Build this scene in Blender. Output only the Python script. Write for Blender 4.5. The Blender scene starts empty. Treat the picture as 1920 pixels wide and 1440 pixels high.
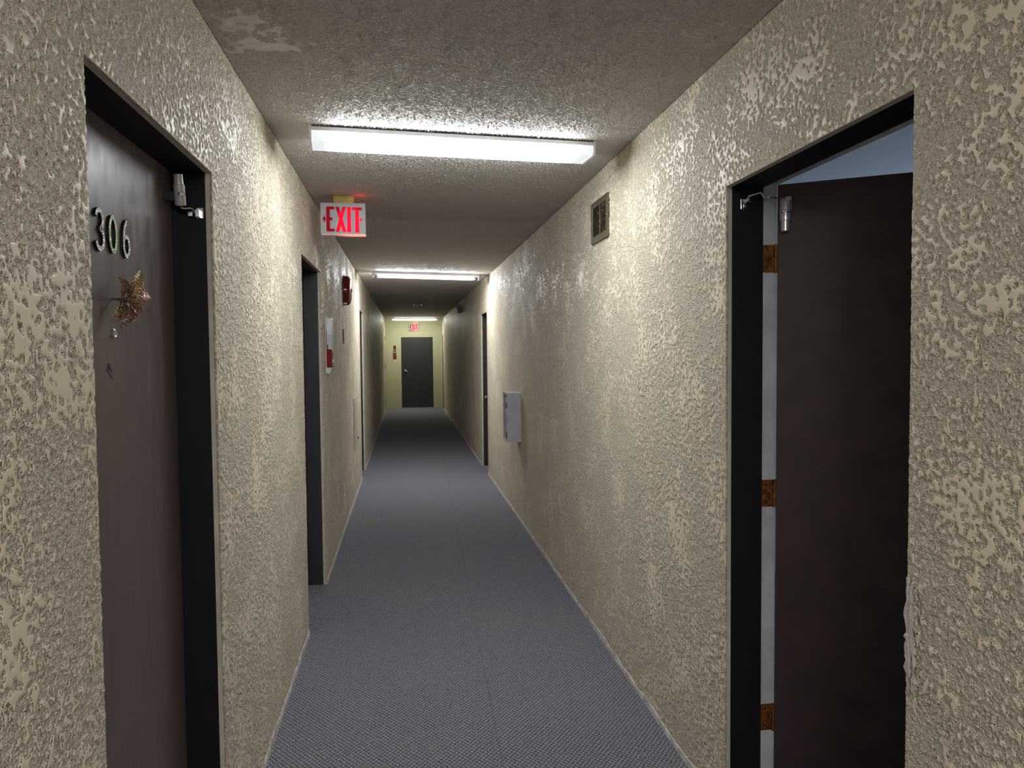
import bpy, bmesh, math, random
import numpy as np
from mathutils import Vector, Matrix

random.seed(7)
C = bpy.context.scene.collection
sc = bpy.context.scene

# ------------------------------------------------------------------ camera, world, exposure
XL, XR, H = -0.566, 1.058, 2.578          # inner faces of the corridor, ceiling height
YN, YE = -6.5, 22.0                       # wall behind the camera, end wall

def camera():
    yaw, pitch, roll = math.radians(8.105), math.radians(-2.4345), math.radians(0.518)
    f = Vector((math.sin(yaw)*math.cos(pitch), math.cos(yaw)*math.cos(pitch), math.sin(pitch)))
    r = Vector((math.cos(yaw), -math.sin(yaw), 0))
    d = f.cross(r)
    r2 = r*math.cos(roll) + d*math.sin(roll)
    d2 = -r*math.sin(roll) + d*math.cos(roll)
    m = Matrix((( r2.x, -d2.x, -f.x, 0.0), (r2.y, -d2.y, -f.y, 0.0), (r2.z, -d2.z, -f.z, 1.6), (0, 0, 0, 1)))
    cd = bpy.data.cameras.new('camera')
    cd.sensor_width = 36.0
    cd.lens = 1400.0/1920.0*36.0
    cd.clip_start = 0.02
    cd.clip_end = 200
    o = bpy.data.objects.new('camera', cd)
    o.matrix_world = m
    C.objects.link(o)
    sc.camera = o
camera()

w = bpy.data.worlds.new('world')
sc.world = w
w.use_nodes = True
w.node_tree.nodes['Background'].inputs[0].default_value = (0.30, 0.40, 0.55, 1)
w.node_tree.nodes['Background'].inputs[1].default_value = 0.35

sc.view_settings.view_transform = 'Standard'
sc.view_settings.look = 'None'
sc.view_settings.gamma = 1.0
sc.view_settings.use_curve_mapping = False
sc.view_settings.exposure = 1.80
sc.cycles.use_denoising = True
sc.cycles.max_bounces = 14
sc.cycles.diffuse_bounces = 10
sc.cycles.sample_clamp_indirect = 6.0

LIGHT1, LIGHT2, LIGHT3, LIGHT0 = 10.4, 21.0, 9.5, 29.0   # luminance of the near lens, the bare tubes, the far lens, the added fill lens behind the viewer

# ------------------------------------------------------------------ materials
class NT:
    def __init__(s, name):
        s.m = bpy.data.materials.new(name); s.m.use_nodes = True
        s.t = s.m.node_tree; s.n = s.t.nodes; s.l = s.t.links
        s.b = s.n['Principled BSDF']
        s.co = s.n.new('ShaderNodeTexCoord').outputs['Object']
    def link(s, a, b): s.l.new(a, b)
    def val(s, sock, v):
        if hasattr(v, 'links') or hasattr(v, 'is_linked'): s.l.new(v, sock)
        else: sock.default_value = v
    def mapping(s, scale=(1, 1, 1), rot=(0, 0, 0), loc=(0, 0, 0), src=None):
        n = s.n.new('ShaderNodeMapping'); s.link(src or s.co, n.inputs['Vector'])
        n.inputs['Scale'].default_value = scale; n.inputs['Rotation'].default_value = rot; n.inputs['Location'].default_value = loc
        return n.outputs[0]
    def noise(s, scale, detail=2.0, rough=0.5, vec=None, dist=0.0):
        n = s.n.new('ShaderNodeTexNoise'); s.link(vec or s.co, n.inputs['Vector'])
        n.inputs['Scale'].default_value = scale; n.inputs['Detail'].default_value = detail
        n.inputs['Roughness'].default_value = rough; n.inputs['Distortion'].default_value = dist
        return n.outputs['Fac']
    def voronoi(s, scale, feature='F1', vec=None):
        n = s.n.new('ShaderNodeTexVoronoi'); s.link(vec or s.co, n.inputs['Vector'])
        n.feature = feature; n.inputs['Scale'].default_value = scale
        return n.outputs['Distance']
    def wave(s, scale, vec=None, dist=0.0, dscale=1.0):
        n = s.n.new('ShaderNodeTexWave'); s.link(vec or s.co, n.inputs['Vector'])
        n.inputs['Scale'].default_value = scale; n.inputs['Distortion'].default_value = dist
        n.inputs['Detail Scale'].default_value = dscale
        return n.outputs['Fac']
    def ramp(s, fac, lo, hi, a=0.0, b=1.0, smooth=True):
        n = s.n.new('ShaderNodeMapRange'); n.interpolation_type = 'SMOOTHSTEP' if smooth else 'LINEAR'
        s.val(n.inputs['Value'], fac)
        n.inputs['From Min'].default_value = lo; n.inputs['From Max'].default_value = hi
        s.val(n.inputs['To Min'], a); s.val(n.inputs['To Max'], b)
        return n.outputs['Result']
    def math(s, op, a, b=0.0, c=0.0):
        n = s.n.new('ShaderNodeMath'); n.operation = op
        s.val(n.inputs[0], a); s.val(n.inputs[1], b); s.val(n.inputs[2], c)
        return n.outputs[0]
    def mix(s, fac, a, b):
        n = s.n.new('ShaderNodeMix'); n.data_type = 'RGBA'
        s.val(n.inputs['Factor'], fac)
        for k, v in ((6, a), (7, b)):
            if hasattr(v, 'is_linked'): s.link(v, n.inputs[k])
            else: n.inputs[k].default_value = (*v, 1)
        return n.outputs[2]
    def mixf(s, fac, a, b):
        n = s.n.new('ShaderNodeMix'); n.data_type = 'FLOAT'
        s.val(n.inputs[0], fac); s.val(n.inputs[2], a); s.val(n.inputs[3], b)
        return n.outputs[0]
    def sep(s):
        n = s.n.new('ShaderNodeSeparateXYZ'); s.link(s.co, n.inputs[0]); return n.outputs
    def color(s, v):
        if hasattr(v, 'is_linked'): s.link(v, s.b.inputs['Base Color'])
        else: s.b.inputs['Base Color'].default_value = (*v, 1)
    def bump(s, h, dist, strength=1.0):
        n = s.n.new('ShaderNodeBump'); s.link(h, n.inputs['Height'])
        n.inputs['Distance'].default_value = dist; n.inputs['Strength'].default_value = strength
        s.link(n.outputs[0], s.b.inputs['Normal'])
    def set(s, rough=0.5, metal=0.0, spec=0.5):
        s.b.inputs['Roughness'].default_value = rough; s.b.inputs['Metallic'].default_value = metal
        s.b.inputs['Specular IOR Level'].default_value = spec
        return s

def paint(name, col, rough=0.45, metal=0.0, var=0.12, scale=9.0, bump=0.0, spec=0.5):
    """plain painted, plastic or metal surface with slight mottling and grain"""
    t = NT(name).set(rough, metal, spec)
    f = t.noise(scale, 4, 0.6)
    dark = tuple(c*(1-var) for c in col); light = tuple(min(1, c*(1+var)) for c in col)
    t.color(t.mix(t.ramp(f, 0.3, 0.7), dark, light))
    if bump: t.bump(t.noise(scale*30, 2), bump)
    return t.m

def emit(name, col, strength):
    t = NT(name)
    t.color((0.8, 0.8, 0.8))
    t.b.inputs['Emission Color'].default_value = (*col, 1)
    t.val(t.b.inputs['Emission Strength'], strength)
    return t.m

def stucco(name, col):
    """knock-down plaster: flat trowelled islands standing over a pebbly rough coat"""
    t = NT(name).set(0.47, 0, 0.45)
    big = t.noise(1.7, 2, 0.5)
    var = t.ramp(big, 0.3, 0.7, -0.075, 0.05)
    isl = t.ramp(t.math('ADD', t.noise(33.0, 4.0, 0.60, dist=0.15), var), 0.555, 0.585)
    small = t.ramp(t.math('ADD', t.noise(88.0, 2.5, 0.55, dist=0.15), t.math('MULTIPLY', var, 0.7)), 0.565, 0.600)
    plateau = t.math('MAXIMUM', isl, small)
    peb = t.noise(170.0, 1.5, 0.5, dist=0.35)
    mid = t.noise(95.0, 2.0, 0.5, dist=0.3)
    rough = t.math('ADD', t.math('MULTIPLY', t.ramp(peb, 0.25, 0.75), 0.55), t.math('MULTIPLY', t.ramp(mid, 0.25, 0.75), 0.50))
    hgt = t.mixf(plateau, rough, t.math('ADD', 0.95, t.math('MULTIPLY', t.noise(40, 2), 0.12)))
    t.bump(hgt, 0.007)
    # self-shadow of the pebbly coat painted darker, trowelled islands kept at full colour
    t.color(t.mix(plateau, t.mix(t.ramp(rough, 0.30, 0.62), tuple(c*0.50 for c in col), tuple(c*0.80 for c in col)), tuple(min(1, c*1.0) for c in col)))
    return t.m

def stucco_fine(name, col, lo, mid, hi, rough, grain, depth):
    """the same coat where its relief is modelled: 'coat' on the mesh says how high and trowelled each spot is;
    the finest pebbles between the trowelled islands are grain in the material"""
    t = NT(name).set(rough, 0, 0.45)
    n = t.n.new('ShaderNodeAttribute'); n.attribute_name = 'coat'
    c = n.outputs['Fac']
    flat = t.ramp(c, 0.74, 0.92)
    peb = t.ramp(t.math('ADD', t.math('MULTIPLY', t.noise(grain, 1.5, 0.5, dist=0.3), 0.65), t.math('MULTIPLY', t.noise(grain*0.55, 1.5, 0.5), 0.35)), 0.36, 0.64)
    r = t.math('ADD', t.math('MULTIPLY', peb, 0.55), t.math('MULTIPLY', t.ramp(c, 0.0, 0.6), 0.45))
    low = t.mix(r, tuple(min(1, k*lo) for k in col), tuple(min(1, k*mid) for k in col))  # shade between the islands is put into the colour here
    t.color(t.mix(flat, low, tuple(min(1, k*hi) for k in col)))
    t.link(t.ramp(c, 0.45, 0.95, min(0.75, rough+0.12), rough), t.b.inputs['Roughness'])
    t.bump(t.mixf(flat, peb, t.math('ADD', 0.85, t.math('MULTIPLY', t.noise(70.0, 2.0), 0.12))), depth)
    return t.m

def ceiling_mat():
    t = NT('ceiling_stipple').set(0.62, 0, 0.35)
    x, y, z = t.sep()
    def blob(cx, cy, rx, ry, inner=None):
        dx = t.math('DIVIDE', t.math('SUBTRACT', x, cx), rx); dy = t.math('DIVIDE', t.math('SUBTRACT', y, cy), ry)
        d = t.math('SQRT', t.math('ADD', t.math('MULTIPLY', dx, dx), t.math('MULTIPLY', dy, dy)))
        d = t.math('ADD', d, t.math('MULTIPLY', t.math('SUBTRACT', t.noise(28, 3), 0.5), 0.9))
        if inner is None: return t.ramp(d, 0.8, 1.0, 1.0, 0.0)
        return t.math('MULTIPLY', t.ramp(d, 0.9, 1.05, 1.0, 0.0), t.ramp(d, inner-0.1, inner, 0.0, 1.0))
    patch = blob(-0.46, 2.33, 0.06, 0.05)
    patch = t.math('MAXIMUM', patch, blob(-0.44, 2.49, 0.09, 0.05))
    patch = t.math('MAXIMUM', patch, blob(0.96, 2.25, 0.085, 0.045, 0.72))
    stip = t.noise(112.0, 2.0, 0.55, dist=0.5)
    s2 = t.ramp(stip, 0.42, 0.72)
    h = t.mixf(patch, s2, t.math('ADD', 0.75, t.math('MULTIPLY', t.noise(40, 2), 0.35)))
    t.bump(h, 0.004)
    base = t.mix(t.ramp(t.noise(1.2, 3), 0.35, 0.65), (0.57, 0.535, 0.495), (0.64, 0.60, 0.56))
    t.color(t.mix(patch, base, (0.50, 0.44, 0.42)))
    return t.m

def carpet_mat():
    t = NT('carpet_weave').set(0.95, 0, 0.1)
    a = t.wave(19.0, t.mapping(rot=(0, 0, math.radians(38))), 2.5, 6.0)
    b = t.wave(19.0, t.mapping(rot=(0, 0, math.radians(-38))), 2.5, 6.0)
    sp = t.noise(210.0, 2.0, 0.6)
    sp2 = t.noise(420.0, 1.0, 0.6)
    f = t.math('ADD', t.math('MULTIPLY', t.math('ADD', a, b), 0.10), t.math('ADD', t.math('MULTIPLY', sp, 0.75), t.math('MULTIPLY', sp2, 0.35)))
    k = t.ramp(f, 0.54, 0.88)
    wear = t.ramp(t.noise(1.3, 3, 0.6), 0.35, 0.7)
    dark = t.mix(wear, (0.050, 0.050, 0.074), (0.060, 0.059, 0.073))
    light = t.mix(wear, (0.52, 0.52, 0.60), (0.54, 0.53, 0.57))
    t.color(t.mix(k, dark, light))
    t.bump(f, 0.004)
    return t.m

def door_brown():
    t = NT('door_brown_paint').set(0.36, 0, 0.5)
    st = t.noise(6.0, 4, 0.6, t.mapping(scale=(3, 3, 0.5)))
    t.color(t.mix(t.ramp(st, 0.3, 0.75), (0.128, 0.098, 0.094), (0.142, 0.110, 0.105)))
    r = t.ramp(t.noise(9, 4, 0.6, t.mapping(scale=(2, 2, 0.6))), 0.3, 0.7, 0.30, 0.48)
    t.link(r, t.b.inputs['Roughness'])
    t.bump(t.noise(180, 2), 0.00012)
    return t.m

def lens_mat(name, strength, half, col=(0.93, 0.97, 1.0)):
    """lit prismatic lens: the tubes inside stop short of its two ends, so the ends glow less and show the prisms"""
    t = NT(name).set(0.25)
    t.color((0.32, 0.34, 0.36))
    x, y, z = t.sep()
    ax = t.math('ABSOLUTE', x)
    edge = t.math('ADD', ax, t.math('MULTIPLY', t.ramp(t.math('ABSOLUTE', t.math('ADD', z, 0.035)), 0.0, 0.03, 0.0, 1.0), 0.025))
    on = t.ramp(edge, half-0.115, half-0.03, 1.0, 0.0)
    p1 = t.wave(75, t.mapping(rot=(0, math.radians(45), 0)))
    p2 = t.wave(75, t.mapping(rot=(0, math.radians(-45), 0)))
    pr = t.math('MULTIPLY', t.math('MAXIMUM', p1, p2), 0.10)
    geo = t.n.new('ShaderNodeNewGeometry'); ns = t.n.new('ShaderNodeSeparateXYZ'); t.link(geo.outputs['True Normal'], ns.inputs[0])
    side = t.ramp(ns.outputs[2], -0.9, -0.3, 0.9, 1.0)
    strength = t.math('MULTIPLY', side, strength)
    e = t.math('MULTIPLY', t.math('ADD', t.math('MULTIPLY', on, 1.0), t.math('ADD', 0.06, t.math('MULTIPLY', pr, 2.2))), strength)
    t.b.inputs['Emission Color'].default_value = (*col, 1)
    t.link(e, t.b.inputs['Emission Strength'])
    return t.m

def glitter(name, a, b, scale=420, metal=0.75, rough=0.35):
    t = NT(name).set(rough, metal)
    f = t.noise(scale, 2, 0.7)
    t.color(t.mix(t.ramp(f, 0.42, 0.62), a, b))
    t.bump(t.voronoi(scale*0.7), 0.002)
    return t.m

M = {}
WALL = (0.84, 0.74, 0.58)
M['wall'] = stucco('stucco_beige', WALL)
M['wall_end'] = paint('end_wall_paint', (0.52, 0.505, 0.335), 0.6, var=0.03, scale=5, bump=0.0008)
M['return'] = paint('reveal_beige', (0.58, 0.53, 0.42), 0.55, bump=0.0006)
M['base'] = paint('scuffed_plaster_edge', (0.62, 0.58, 0.54), 0.7, var=0.3, scale=16, bump=0.002)
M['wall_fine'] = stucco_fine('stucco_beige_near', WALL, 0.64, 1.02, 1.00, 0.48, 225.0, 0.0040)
M['ceiling'] = ceiling_mat()
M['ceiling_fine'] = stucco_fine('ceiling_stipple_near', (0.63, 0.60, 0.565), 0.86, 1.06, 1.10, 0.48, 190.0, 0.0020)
M['carpet'] = carpet_mat()
M['frame_dark'] = paint('frame_black_brown', (0.009, 0.0075, 0.009), 0.6, spec=0.3)
M['frame_blue'] = paint('frame_charcoal_blue', (0.030, 0.029, 0.038), 0.5)
M['frame_brown'] = paint('frame_dark_brown', (0.026, 0.020, 0.018), 0.5)
M['rabbet'] = paint('rabbet_grey_white', (0.62, 0.62, 0.64), 0.5)
M['door306'] = door_brown()
M['door_open'] = paint('door_black_brown', (0.052, 0.030, 0.030), 0.5, var=0.2)
M['door_end'] = paint('door_charcoal', (0.028, 0.028, 0.032), 0.5)
M['door_pale'] = paint('door_pale_olive', (0.50, 0.49, 0.34), 0.5)
M['white_metal'] = paint('white_enamel', (0.78, 0.79, 0.82), 0.35, var=0.04)
M['grey_box'] = paint('grey_enamel', (0.58, 0.60, 0.66), 0.4, var=0.06)
M['grey_dark'] = paint('dark_grey_metal', (0.07, 0.07, 0.075), 0.5)
M['black'] = paint('black_plastic', (0.008, 0.008, 0.009), 0.5)
M['chrome'] = paint('worn_chrome', (0.72, 0.71, 0.69), 0.22, 1.0, var=0.2, scale=60)
M['steel'] = paint('brushed_steel', (0.60, 0.60, 0.57), 0.38, 0.9, var=0.15, scale=50)
M['silver'] = paint('silver_enamel', (0.80, 0.80, 0.80), 0.28, 0.75, var=0.12, scale=40)
M['wire'] = paint('bright_zinc', (0.90, 0.89, 0.86), 0.3, 0.35, var=0.05)
M['closer_grey'] = paint('closer_grey_enamel', (0.50, 0.50, 0.46), 0.4, 0.3, var=0.1)
M['blue_logo'] = paint('blue_print', (0.02, 0.05, 0.20), 0.5)
M['rust'] = paint('rusty_brass', (0.24, 0.085, 0.02), 0.5, 0.5, var=0.6, scale=60)
M['brass'] = paint('brass_gold', (0.40, 0.285, 0.085), 0.35, 0.6, var=0.2)
M['vent'] = paint('bronze_enamel', (0.125, 0.102, 0.060), 0.4, 0.3)
M['vent_dark'] = paint('vent_shadow_brown', (0.055, 0.045, 0.032), 0.6)
M['sign_white'] = paint('sign_white', (0.80, 0.81, 0.82), 0.4, var=0.03)
M['sign_panel'] = paint('sign_panel_white', (0.46, 0.47, 0.49), 0.5, var=0.03)
M['red_gloss'] = paint('red_gloss', (0.21, 0.006, 0.010), 0.2, var=0.1)
M['red_dark'] = paint('dark_red_print', (0.13, 0.010, 0.010), 0.5)
M['red_plate'] = paint('red_plate', (0.20, 0.018, 0.015), 0.45)
M['caulk'] = paint('caulk_grey_beige', (0.76, 0.69, 0.63), 0.6, var=0.06, scale=14, bump=0.006)
M['digit_green'] = glitter('glitter_green_silver', (0.10, 0.16, 0.06), (0.75, 0.90, 0.55))
M['digit_silver'] = glitter('glitter_silver', (0.16, 0.15, 0.15), (0.85, 0.82, 0.78))
M['petal_bronze'] = glitter('petal_bronze', (0.16, 0.085, 0.060), (0.42, 0.26, 0.19), 300, 0.55, 0.4)
M['petal_gold'] = glitter('petal_gold', (0.22, 0.15, 0.07), (0.60, 0.45, 0.22), 300, 0.55, 0.38)
M['petal_rose'] = glitter('petal_rose', (0.20, 0.085, 0.075), (0.58, 0.33, 0.28), 300, 0.55, 0.38)
M['room_white'] = paint('room_white_paint', (0.66, 0.68, 0.70), 0.6, var=0.03)
M['recess_dark'] = paint('recess_near_black', (0.012, 0.008, 0.007), 0.8)  # near-black for the shaded inside of the gouge and the panel gap
M['splinter'] = paint('split_wood', (0.30, 0.26, 0.24), 0.7)

# ------------------------------------------------------------------ mesh helpers
def add_box(bm, x0, x1, y0, y1, z0, z1, bevel=0.0):
    g = bmesh.ops.create_cube(bm, size=1.0)
    vs = g['verts']
    for v in vs:
        v.co = Vector(((x0+x1)/2 + v.co.x*(x1-x0), (y0+y1)/2 + v.co.y*(y1-y0), (z0+z1)/2 + v.co.z*(z1-z0)))
    if bevel:
        es = list({e for v in vs for e in v.link_edges})
        bmesh.ops.bevel(bm, geom=es, offset=bevel, segments=2, profile=0.5, affect='EDGES', clamp_overlap=True)
    return bm

def box(x0, x1, y0, y1, z0, z1, bevel=0.0):
    return add_box(bmesh.new(), x0, x1, y0, y1, z0, z1, bevel)

def frame_of(d):
    d = d.normalized()
    a = Vector((0, 0, 1)) if abs(d.z) < 0.9 else Vector((1, 0, 0))
    u = d.cross(a).normalized(); return u, d.cross(u)

def add_tube(bm, pts, r, seg=10, cap=True):
    pts = [Vector(p) for p in pts]
    rs = r if isinstance(r, (list, tuple)) else [r]*len(pts)
    rings = []
    for i, p in enumerate(pts):
        d = (pts[min(i+1, len(pts)-1)] - pts[max(i-1, 0)])
        u, v = frame_of(d)
        rings.append([bm.verts.new(p + rs[i]*(math.cos(2*math.pi*k/seg)*u + math.sin(2*math.pi*k/seg)*v)) for k in range(seg)])
    for a, b in zip(rings, rings[1:]):
        for k in range(seg):
            bm.faces.new((a[k], a[(k+1) % seg], b[(k+1) % seg], b[k]))
    if cap:
        bm.faces.new(rings[0][::-1]); bm.faces.new(rings[-1])
    return bm

def add_lathe(bm, prof, origin, axis, seg=24):
    """prof: list of (radius, height along axis)"""
    axis = Vector(axis).normalized(); u, v = frame_of(axis); o = Vector(origin)
    rings = []
    for r, h in prof:
        if r < 1e-6: rings.append([bm.verts.new(o + axis*h)])
        else: rings.append([bm.verts.new(o + axis*h + r*(math.cos(2*math.pi*k/seg)*u + math.sin(2*math.pi*k/seg)*v)) for k in range(seg)])
    for a, b in zip(rings, rings[1:]):
        for k in range(seg):
            q = [a[k % len(a)], a[(k+1) % len(a)], b[(k+1) % len(b)], b[k % len(b)]]
            q = list(dict.fromkeys(q))
            if len(q) > 2: bm.faces.new(q)
    if len(rings[0]) > 1: bm.faces.new(rings[0][::-1])
    if len(rings[-1]) > 1: bm.faces.new(rings[-1])
    return bm

def add_prism(bm, poly, o, u, v, n, depth):
    """polygon in the (u,v) plane at o, extruded along n by depth"""
    o, u, v, n = Vector(o), Vector(u), Vector(v), Vector(n)
    a = [bm.verts.new(o + u*p[0] + v*p[1]) for p in poly]
    b = [bm.verts.new(o + u*p[0] + v*p[1] + n*depth) for p in poly]
    bm.faces.new(a[::-1]); bm.faces.new(b)
    for i in range(len(poly)):
        j = (i+1) % len(poly)
        bm.faces.new((a[i], a[j], b[j], b[i]))
    return bm

def add_stroke(bm, pts, w, o, u, v, n, depth, closed=False):
    """a pen stroke of width w through 2-D points, given depth along n"""
    o, u, v, n = Vector(o), Vector(u), Vector(v), Vector(n)
    P = [Vector((p[0], p[1])) for p in pts]; N = len(P)
    L = []; R = []
    for i, p in enumerate(P):
        if closed: d = P[(i+1) % N] - P[i-1]
        else: d = P[min(i+1, N-1)] - P[max(i-1, 0)]
        d.normalize(); q = Vector((-d.y, d.x))
        ww = w(i/(N-1)) if callable(w) else w
        L.append(p + q*ww/2); R.append(p - q*ww/2)
    def V(p, h): return bm.verts.new(o + u*p.x + v*p.y + n*h)
    l0 = [V(p, 0) for p in L]; r0 = [V(p, 0) for p in R]
    l1 = [V(p, depth) for p in L]; r1 = [V(p, depth) for p in R]
    rng = range(N) if closed else range(N-1)
    for i in rng:
        j = (i+1) % N
        bm.faces.new((l1[i], r1[i], r1[j], l1[j])); bm.faces.new((l0[i], l0[j], r0[j], r0[i]))
        bm.faces.new((l0[i], l1[i], l1[j], l0[j])); bm.faces.new((r0[i], r0[j], r1[j], r1[i]))
    if not closed:
        bm.faces.new((l0[0], r0[0], r1[0], l1[0])); bm.faces.new((l0[-1], l1[-1], r1[-1], r0[-1]))
    return bm

def obj(name, bm, mat, parent=None, smooth=None, keep_loc=None):
    bmesh.ops.remove_doubles(bm, verts=bm.verts, dist=1e-6)
    bmesh.ops.recalc_face_normals(bm, faces=bm.faces)
    me = bpy.data.meshes.new(name)
    bm.to_mesh(me); bm.free()
    me.materials.append(M[mat] if isinstance(mat, str) else mat)
    if smooth is not None:
        me.polygons.foreach_set('use_smooth', [True]*len(me.polygons))
        me.set_sharp_from_angle(angle=math.radians(smooth))
    o = bpy.data.objects.new(name, me); C.objects.link(o)
    if parent is not None: o.parent = parent
    return o

def tag(o, label=None, cat=None, group=None, kind=None):
    if label: o['label'] = label
    if cat: o['category'] = cat
    if group: o['group'] = group
    if kind: o['kind'] = kind
    return o

def thing(name, label, cat=None, loc=(0, 0, 0), rotz=0.0, group=None, kind=None):
    o = bpy.data.objects.new(name, None); C.objects.link(o)
    o.location = loc; o.rotation_euler = (0, 0, rotz)
    o.empty_display_size = 0.05
    return tag(o, label, cat, group, kind)

def local(bm, root):
    """geometry was given in world coordinates; bring it into the frame of its (unrotated or rotated) root"""
    bm.transform((Matrix.Translation(root.location) @ Matrix.Rotation(root.rotation_euler.z, 4, 'Z')).inverted())
    return bm

# ------------------------------------------------------------------ modelled plaster relief (near part of walls and ceiling)
NT_, STEP_ = 2048, 0.0016                       # periodic noise tile, 1.6 mm a sample
_f = np.fft.fftfreq(NT_, STEP_)
_fr = np.sqrt(_f[:, None]**2 + _f[None, :NT_//2+1]**2)
_rng = np.random.default_rng(5)
def band(wavelength, width=0.45):
    """noise whose bumps are about one wavelength apart, unit variance"""
    f0 = 1.0/wavelength
    g = np.exp(-((_fr-f0)/(width*f0))**2)
    n = np.fft.irfft2(np.fft.rfft2(_rng.standard_normal((NT_, NT_)))*g, s=(NT_, NT_))
    return (n/n.std()).astype(np.float32)
big = band(0.16, 0.7)
ISLE = 0.62*band(0.048, 0.6) + 0.85*band(0.0235) + 0.28*band(0.0135) + 0.35*big      # where the trowel caught
ISLE /= ISLE.std()
_p = band(0.0088, 0.4); _q = band(0.0145, 0.5)
PEBBLE = 0.75*(0.8-np.abs(_p)) + 0.55*_q                                            # ridged, pebbly throw
PEBBLE /= PEBBLE.std()
_p = band(0.0125, 0.4)
STIP = 0.8*np.maximum(_p, 0)**1.4 + 0.35*band(0.019)
STIP /= STIP.std()

def sample(tile, a, b):
    u = (a/STEP_) % NT_; v = (b/STEP_) % NT_
    i = np.floor(u).astype(int); j = np.floor(v).astype(int); fu = (u-i)[..., None][..., 0]; fv = v-j
    i1 = (i+1) % NT_; j1 = (j+1) % NT_; i %= NT_; j %= NT_
    return tile[i, j]*(1-fu)*(1-fv) + tile[i1, j]*fu*(1-fv) + tile[i, j1]*(1-fu)*fv + tile[i1, j1]*fu*fv

def smooth01(x):
    x = np.clip(x, 0, 1); return x*x*(3-2*x)

def grid_patch(a0, a1, b0, b1, step, height, point, skirt):
    """a displaced rectangle with a short skirt; height(A,B) -> (offset, coat), point(A,B,offset) -> xyz"""
    na, nb = max(2, round((a1-a0)/step)+1), max(2, round((b1-b0)/step)+1)
    A, B = np.meshgrid(np.linspace(a0, a1, na), np.linspace(b0, b1, nb), indexing='ij')
    h, c = height(A, B)
    V = point(A, B, h).reshape(-1, 3); c = c.reshape(-1)
    idx = np.arange(na*nb).reshape(na, nb)
    Q = np.stack([idx[:-1, :-1], idx[1:, :-1], idx[1:, 1:], idx[:-1, 1:]], -1).reshape(-1, 4)
    ring = np.concatenate([idx[:-1, 0], idx[-1, :-1], idx[:0:-1, -1], idx[0, :0:-1]])
    low = point(A, B, np.full_like(h, -skirt)).reshape(-1, 3)[ring]
    k = len(V) + np.arange(len(ring))
    SQ = np.stack([ring, k, np.roll(k, -1), np.roll(ring, -1)], -1)
    return np.concatenate([V, low]), np.concatenate([Q, SQ]), np.concatenate([c, c[ring]]), len(Q)

def join_relief(o, patches, mat, flip):
    """append displaced patches to the mesh of an existing setting object, as one mesh"""
    me0 = o.data
    nv = len(me0.vertices); V0 = np.empty(nv*3, np.float32); me0.vertices.foreach_get('co', V0)
    L0 = np.empty(len(me0.loops), np.int32); me0.loops.foreach_get('vertex_index', L0)
    P0 = np.empty(len(me0.polygons), np.int32); me0.polygons.foreach_get('loop_total', P0)
    M0 = np.empty(len(me0.polygons), np.int32); me0.polygons.foreach_get('material_index', M0)
    Vs, Ls, Ps, Ms, Cs, Ss = [V0.reshape(-1, 3)], [L0], [P0], [M0], [np.zeros(nv)], [np.zeros(len(P0), bool)]
    slot = len(me0.materials)
    for V, Q, c, nq in patches:
        if flip: Q = Q[:, ::-1]
        Vs.append(V); Ls.append((Q+nv).reshape(-1)); Ps.append(np.full(len(Q), 4)); Ms.append(np.full(len(Q), slot)); Cs.append(c)
        sm = np.ones(len(Q), bool); sm[nq:] = False; Ss.append(sm)
        nv += len(V)
    V, L, P, Mi, Cc, S = [np.concatenate(k) for k in (Vs, Ls, Ps, Ms, Cs, Ss)]
    me = bpy.data.meshes.new(me0.name)
    me.vertices.add(len(V)); me.vertices.foreach_set('co', V.astype(np.float32).reshape(-1))
    me.loops.add(len(L)); me.loops.foreach_set('vertex_index', L.astype(np.int32))
    me.polygons.add(len(P)); me.polygons.foreach_set('loop_start', (np.cumsum(P)-P).astype(np.int32))
    me.polygons.foreach_set('material_index', Mi.astype(np.int32)); me.polygons.foreach_set('use_smooth', S)
    for m in me0.materials: me.materials.append(m)
    me.materials.append(M[mat])
    me.update(calc_edges=True)
    at = me.attributes.new('coat', 'FLOAT', 'POINT'); at.data.foreach_set('value', Cc.astype(np.float32))
    o.data = me

# ------------------------------------------------------------------ setting
RET = 0.02                                   # plaster return of an opening before the door frame starts
L_OPEN = [(1.465, 2.366, 2.145), (4.315, 5.258, 2.160), (9.66, 10.40, 2.155)]
R_OPEN = [(1.446, 2.366, 2.140), (9.72, 10.47, 2.130), (21.20, 21.92, 2.100)]

def wall_layer(bm, xa, xb, y0, y1, h, opens, grow=0.0, z0=0.0):
    ys = y0
    for a, b, t in sorted(opens):
        a, b, t = a-grow, b+grow, t+grow
        add_box(bm, xa, xb, ys, a, z0, h)
        add_box(bm, xa, xb, a, b, t, h)
        ys = b
    add_box(bm, xa, xb, ys, y1, z0, h)

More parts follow.
